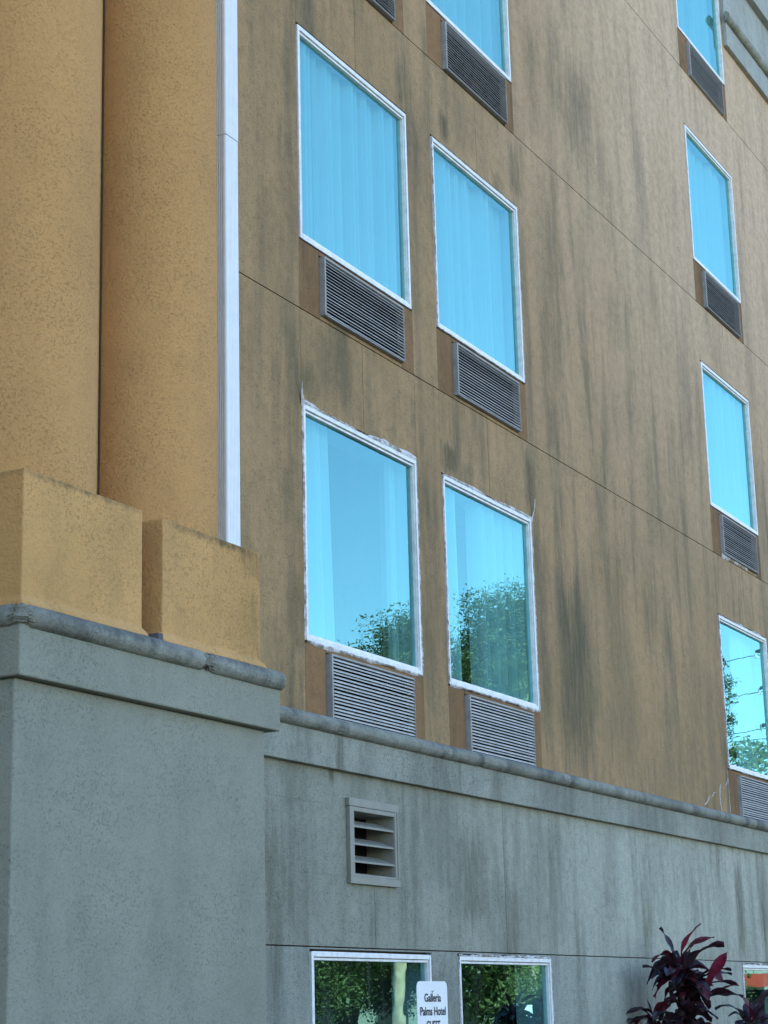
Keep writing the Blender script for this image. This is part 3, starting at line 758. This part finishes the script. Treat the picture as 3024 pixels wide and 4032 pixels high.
for i, (a, m, t, wd, mt) in enumerate([((1430,1190),(1440,1040),(1350,925),.06,'red'),((1450,1200),(1500,1010),(1690,880),.11,'dark'),((1400,1190),(1250,950),(1040,1050),.06,'blue'),
  ((1390,1200),(1260,1040),(1150,1130),.05,'dark'),((1480,1240),(1600,1110),(1720,1200),.08,'dark'),((1420,1200),(1400,1060),(1440,970),.06,'red'),((1400,1230),(1300,1080),(1240,1290),.06,'blue'),
  ((1460,1220),(1560,1170),(1640,1330),.08,'dark'),((1420,1230),(1380,1200),(1350,1330),.07,'dark'),((1440,1200),(1470,1080),(1560,1000),.05,'dark')]):
    leaf(right, pt(a, -0.1), pt(m, -0.1 + 0.1 * math.sin(i * 1.7)), pt(t, -0.1 + 0.2 * math.sin(i * 1.7)), wd, M['leaf_' + mt], 0.35 * math.cos(i * 2.3), 300 + i)

def copy_tree(o, parent=None):
    c = o.copy(); col.objects.link(c); c.parent = parent
    for ch in o.children: copy_tree(ch, c)
    return c
far_plant = copy_tree(big)
far_plant.location = (19.9, -2.80, 0); far_plant.rotation_euler = (0, 0, 2.2); far_plant.scale = (0.85, 0.85, 0.82)
far_plant['label'] = 'dark spiky cordyline at the parking lot kerb, mirrored in a ground floor window'
far_plant['group'] = 'cordylines along the kerb'

# ------------------------------------------------------------------ what the windows mirror: trees, palms, pole, van, far building
def foliage_mat(name, a, b_, c_):
    k = NT(name); p = k.pos()
    n = k.noise(p, 1.1, 3); f = k.noise(p, 9, 2)
    c = k.mix(k.rng(n, 0.35, 0.65), a, b_); c = k.mix(k.rng(f, 0.45, 0.7), c, c_)
    k.fin(c, 0.5, 0.4)
    tl = k.n('ShaderNodeBsdfTranslucent'); k.l(c, tl.inputs[0])
    m = k.n('ShaderNodeMixShader'); m.inputs[0].default_value = 0.35
    k.l(k.b.outputs[0], m.inputs[1]); k.l(tl.outputs[0], m.inputs[2]); k.l(m.outputs[0], k.out.inputs[0])
    return k.m
M['oak'] = foliage_mat('oak_leaves', (0.075, 0.095, 0.03), (0.12, 0.14, 0.045), (0.18, 0.185, 0.07))
M['light_leaf'] = foliage_mat('bright_leaves', (0.14, 0.18, 0.05), (0.18, 0.21, 0.06), (0.24, 0.24, 0.09))
M['frond'] = foliage_mat('palm_fronds', (0.12, 0.14, 0.035), (0.20, 0.20, 0.05), (0.16, 0.17, 0.05))
M['bark'] = plain('oak_bark', (0.10, 0.08, 0.06), 0.9, 0.2, 0, 0.5, 8, 0.6)
M['palm_bark'] = plain('palm_bark', (0.66, 0.47, 0.30), 0.9, 0.2, 0, 0.35, 7, 0.6)

def crown(seed, prof, xr, zlow, nclump, nleaf, size, extra=()):
    """leaf faces gathered in clumps below an uneven top outline; prof = [(y, top z)]"""
    rg = np.random.default_rng(seed)
    ys = np.array([p[0] for p in prof]); zs = np.array([p[1] for p in prof])
    y = rg.uniform(ys[0] + 0.3, ys[-1] - 0.3, nclump); v = rg.uniform(-1, 1, nclump)
    t = np.interp(y, ys, zs); t = zlow + (t - zlow) * (1 - 0.55 * np.abs(v) ** 2.2)
    r = rg.uniform(0.4, 0.85, nclump)
    z = zlow + (t - zlow) * rg.random(nclump) ** 0.85 - r * 0.45
    C_ = np.stack([v * xr, y, z], 1); N_ = np.full(nclump, nleaf)
    ty = np.repeat(ys, 14) + rg.uniform(-.3, .3, len(ys) * 14)          # twiggy tips along the outline
    tc = np.stack([rg.uniform(-1., 1., len(ty)), ty, np.interp(ty, ys, zs) - 0.15 - rg.uniform(0, 1.6, len(ty)) * (len(ys) > 6)], 1)
    ec = np.array([e[:3] for e in extra]).reshape(-1, 3)
    C_ = np.concatenate([C_, tc, ec]); r = np.concatenate([r, rg.uniform(.35, .75, len(tc)), np.array([e[3] for e in extra])])
    N_ = np.concatenate([N_, np.full(len(tc), int(nleaf * .6)), np.full(len(ec), nleaf // 2)])
    nd = rg.normal(size=(N_.sum(), 3)); nd /= np.linalg.norm(nd, axis=1)[:, None]; nd *= (rg.random(len(nd)) ** .45)[:, None]
    nd += rg.normal(size=nd.shape) * .12
    c = np.repeat(C_, N_, 0) + nd * np.array([1, 1, .8]) * np.repeat(r, N_)[:, None]
    nc = nclump // 2 if nclump > 100 else 0; mg = min(0.9, (ys[-1] - ys[0]) * .3); cy = rg.uniform(ys[0] + mg, ys[-1] - mg, nc); cv = rg.uniform(-.5, .5, nc)   # dense twiggy core
    ct = np.interp(cy, ys, zs) - 1.3
    cc = np.stack([cv * xr, cy, zlow + (ct - zlow) * rg.random(nc) * .97], 1)
    cc = np.repeat(cc, 110, 0) + rg.normal(size=(nc * 110, 3)) * 0.38
    sz = np.concatenate([np.full(len(c), size), np.full(len(cc), size * 2.0)]); c = np.concatenate([c, cc])
    n = len(c); u = rg.normal(size=(n, 3)); u /= np.linalg.norm(u, axis=1)[:, None]
    w = np.cross(u, rg.normal(size=(n, 3))); w /= np.linalg.norm(w, axis=1)[:, None]
    s = (sz * rg.uniform(.55, 1.35, n) * .5)[:, None]
    V = np.stack([c - u * s, c + w * s * .5, c + u * s, c - w * s * .5], 1).reshape(-1, 3)
    me = bpy.data.meshes.new('crown')
    me.vertices.add(n * 4); me.vertices.foreach_set('co', V.ravel().astype('f'))
    me.loops.add(n * 4); me.loops.foreach_set('vertex_index', np.arange(n * 4))
    me.polygons.add(n); me.polygons.foreach_set('loop_start', np.arange(n) * 4)
    me.update(); me.validate()
    return me
def tree(name, label, prof, cx, xr, zlow, nclump, nleaf, seed, size=0.17, trunk_r=0.3, mat='oak', group='oaks across the parking lot', extra=()):
    rnd = random.Random(seed); yc = sum(p[0] for p in prof) / len(prof); h = max(p[1] for p in prof)
    t = tag(empty(name, (cx, yc, 0)), label, 'tree', group)
    b = MB()
    b.tube([(0, 0, 0), (.1, .05, h * .18), (0.0, .1, h * .4), (.1, 0, h * .75)], [trunk_r * 1.3, trunk_r, trunk_r * .7, trunk_r * .2], 10)
    half = (prof[-1][0] - prof[0][0]) / 2
    for i in range(9):
        a = i * 2.4; z = h * (0.2 + 0.05 * i)
        b.tube([(0, 0, z), (xr * .35 * math.cos(a), half * .4 * math.sin(a), z + h * .12), (xr * .7 * math.cos(a), half * .75 * math.sin(a), z + h * .2)],
               [trunk_r * .45, trunk_r * .28, trunk_r * .08], 6)
    b.build('trunk', M['bark'], t, smooth=True)
    me = crown(seed, [(p[0] - yc, p[1]) for p in prof], xr, zlow, nclump, nleaf, size, [(a, b_ - yc, c, r) for a, b_, c, r in extra])
    link('crown', me, M[mat], t)
    return t
tree('oak_tree', 'broad oak with the tallest uneven crown across the lot',
     [(-18.6,11.4),(-18.3,12.1),(-18.0,12.8),(-17.7,13.6),(-17.3,13.2),(-16.9,14.0),(-16.4,13.9),(-16.1,13.3),(-15.6,12.7),(-14.5,13.2),(-13.4,12.6),(-12.4,11.9),(-11.7,11.0),(-11.4,10.2)],
     52, 4.5, 2.4, 1300, 330, 11, 0.088, extra=[(1.2, -10.95, 11.1, .28), (1.2, -10.75, 10.6, .3), (1.3, -10.85, 10.1, .33), (1.2, -10.7, 9.5, .25),
      (1.2, -10.95, 9.1, .3), (1.3, -10.75, 8.6, .2), (1.2, -11.1, 10.4, .4), (1.2, -11.2, 9.3, .4), (1.3, -11.2, 8.5, .3)])
tree('oak_tree', 'dense oak left of the tallest one',
     [(-29,9.0),(-27,11.2),(-25,12.6),(-23,12.9),(-21.5,12.2),(-20.6,12.4),(-20.2,13.0),(-19.9,12.7),(-19.7,12.1),(-19.4,13.2),(-19.1,13.4),(-18.8,12.3)],
     50.5, 4.5, 2.3, 1250, 330, 12, 0.088)
tree('oak_tree', 'low bushy oak at the back of the row', [(-34,8.5),(-27,9.5),(-24,10.0),(-20,9.8),(-16,10.2),(-13.5,9.2),(-12.6,6.5)], 60, 3.0, 3.2, 700, 200, 13, 0.13)
tree('sunlit_tree', 'yellow green sunlit tree in front of the tallest oak', [(-16.4,3.2),(-15.8,4.6),(-14.9,5.2),(-14.0,4.9),(-13.3,4.3),(-12.7,3.0)], 46.5, 1.2, 1.9, 130, 170, 16, 0.1, 0.08, 'light_leaf', 'young trees')
tree('sunlit_tree', 'yellow green sunlit tree in front of the left oak', [(-21.5,3.0),(-20.6,4.2),(-19.8,4.0),(-18.9,4.6),(-18.2,3.4)], 45.5, 1.0, 2.2, 80, 150, 17, 0.1, 0.08, 'light_leaf', 'young trees')
tree('sapling', 'slim young tree standing apart at the row end', [(-10.75,6.5),(-10.45,8.0),(-10.3,8.8),(-10.1,8.2),(-9.8,6.8)], 53.5, 0.5, 3.2, 26, 60, 14, 0.15, 0.07, 'light_leaf', 'young trees')
tree('shrub', 'bright green shrub beside the white van', [(-12.8,1.9),(-12.2,2.5),(-11.6,2.4),(-11.2,1.8)], 42.5, 0.8, 0.2, 60, 80, 15, 0.12, 0.06, 'light_leaf', 'shrubs')

def palm(x, y, h, label, seed):
    rnd = random.Random(seed); t = tag(empty('palm_tree', (x, y, 0)), label, 'tree', 'palms at the lot edge')
    b = MB(); pts = [(0.12 * math.sin(k * 0.35), 0.02 * k, h * k / 10) for k in range(11)]
    b.tube(pts, [0.13 + 0.006 * (k % 2) for k in range(11)], 12); b.build('trunk', M['palm_bark'], t, smooth=True)
    tp = Vector(pts[-1])
    for i in range(26):
        a = i * 2.399; el = rnd.uniform(-0.5, 1.1); L = rnd.uniform(1.1, 1.5)
        d = Vector((math.cos(a) * math.cos(el), math.sin(a) * math.cos(el), math.sin(el)))
        sd = d.cross(Vector((0, 0, 1))).normalized(); mb = MB()
        hub = tp + d * L * 0.55
        mb.tube([tp, hub], 0.015, 4)
        for k in range(17):                                # fan of pointed segments
            q = (k - 8) / 8 * 1.25; dd = (d * math.cos(q) + sd * math.sin(q)).normalized()
            pw = dd.cross(Vector((0, 0, 1))).normalized() * 0.03
            m = hub + dd * L * 0.38; e = hub + dd * L * 0.66 + Vector((0, 0, -0.22))
            mb.poly([hub, m - pw, e, m + pw])
        mb.build('frond', M['frond'], t)
    return t
palm(42.57, -16.08, 9.3, 'slim palm with a bare pale trunk, left of the two', 21)
palm(43.95, -13.20, 8.9, 'slim palm with a bare pale trunk, right of the two', 22)

# utility pole with three arms and wires
pole = tag(empty('utility_pole', (59.6, -10.9, 0)), 'wooden utility pole with three dark arms and long wires', 'pole')
M['wood'] = plain('weathered_pole', (0.13, 0.10, 0.075), 0.9, 0.2, 0, 0.3, 6)
M['wire'] = plain('black_wire', (0.03, 0.03, 0.035), 0.6, 0.3)
M['porcelain'] = plain('porcelain', (0.7, 0.7, 0.68), 0.3, 0.5)
b = MB(); b.tube([(0, 0, 0), (0, 0, 14.0)], [0.17, 0.12], 12); b.build('post', M['wood'], pole)
for z in (12.55, 11.38, 10.21):
    b = MB(); b.tube([(0, 0, z + .1), (-.05, -0.85, z - .05)], 0.06, 6); b.build('arm', M['wire'], pole)
    b = MB(); b.tube([(-.05, -.85, z - .26), (-.05, -.85, z - .04)], [0.04, 0.04], 8); b.build('insulator', M['porcelain'], pole)
    for s in (1, -1):
        b = MB(); b.tube([(-.05, -.85, z - .15)] + [(-.05 - 0.4 * s * k, -.85 - 3.0 * s * k, z - .15 - 0.02 * k * (20 - k)) for k in range(1, 21)], 0.014, 5)
        b.build('wire', M['wire'], pole)
b = MB(); b.tube([(0, 12, 9.9), (0, -60, 9.0)], 0.012, 5); b.build('wire', M['wire'], pole)

# white van
van = tag(empty('parked_van', (43.2, -12.4, -0.25), math.radians(-28)), 'plain white panel van parked at the lot edge', 'van')
M['van'] = plain('white_van_paint', (0.8, 0.8, 0.8), 0.25, 0.5, 0, 0.04, 2)
M['van_glass'] = plain('van_glass', (0.02, 0.025, 0.03), 0.08, 0.6)
M['tyre'] = plain('tyre_rubber', (0.02, 0.02, 0.02), 0.85, 0.2)
pr = [(-2.4, 0.35), (-2.45, 1.2), (-2.35, 1.98), (-2.1, 2.05), (1.2, 2.05), (1.75, 1.35), (2.4, 1.15), (2.5, 0.75), (2.45, 0.35)]
b = MB(); r0 = [(x, -.9, z) for x, z in pr]; r1 = [(x, .9, z) for x, z in pr]; b.grid([r0, r1], True); b.poly(r0); b.poly(r1[::-1])
b.build('body', M['van'], van, bevel=0.04)
for s in (-1, 1):
    b = MB(); b.poly([(0.35, .905 * s, 1.3), (1.68, .905 * s, 1.3), (1.2, .905 * s, 1.92), (0.35, .905 * s, 1.92)]); b.build('side_window', M['van_glass'], van)
b = MB(); b.poly([(1.255, -.78, 1.99), (1.255, .78, 1.99), (1.735, .82, 1.40), (1.735, -.82, 1.40)]); b.build('windscreen', M['van_glass'], van)
for x in (-1.5, 1.55):
    for s in (-1, 1):
        b = MB(); b.tube([(x, s * .72, .34), (x, s * .93, .34)], .34, 18); b.build('wheel', M['tyre'], van)

# long cream building, added so the gaps between trees look bright
backdrop = tag(empty('backdrop_building', (78, -27, 0)), 'long low cream building added as a bright backdrop behind the oaks', 'building')
M['wall_cream'] = plain('cream_render', (0.62, 0.56, 0.45), 0.8, 0.2, 0, 0.12, 0.6)
b = MB(); b.box(0, 8, -14, 9, 0, 4.6); b.build('wall', M['wall_cream'], backdrop)
b = MB(); b.box(-0.5, 8.4, -14.4, 9.4, 4.601, 4.9); b.build('roof', M['interior'], backdrop)
for y in (-12, -8.5, -5, -1.5, 2, 5.5):
    b = MB(); b.box(-0.04, 0.05, y, y + 1.5, 1.0, 2.5); b.build('window', M['van_glass'], backdrop)

# far white building with red awnings
far = tag(empty('far_shop_building', (70, -13.6, 0)), 'small white far building with a red awning', 'building')
M['wall_white'] = plain('white_render', (0.74, 0.70, 0.62), 0.8, 0.2, 0, 0.1, 1)
M['awning'] = plain('red_canvas', (0.45, 0.05, 0.03), 0.8, 0.2)
b = MB(); b.box(0, 6, -4.5, 4.2, 0, 4.0); b.build('wall', M['wall_white'], far)
b = MB(); b.box(-0.25, 6.2, -4.7, 4.4, 4.001, 4.25); b.build('roof', M['awning'], far)
for y in (-3.2, -0.9, 1.4):
    b = MB(); b.box(-0.03, 0.02, y, y + 1.6, 0.8, 2.2); b.build('window', M['van_glass'], far)
    b = MB(); b.poly([(-0.04, y - .1, 2.75), (-0.04, y + 1.7, 2.75), (-0.9, y + 1.7, 2.3), (-0.9, y - .1, 2.3)]); b.build('awning', M['awning'], far)
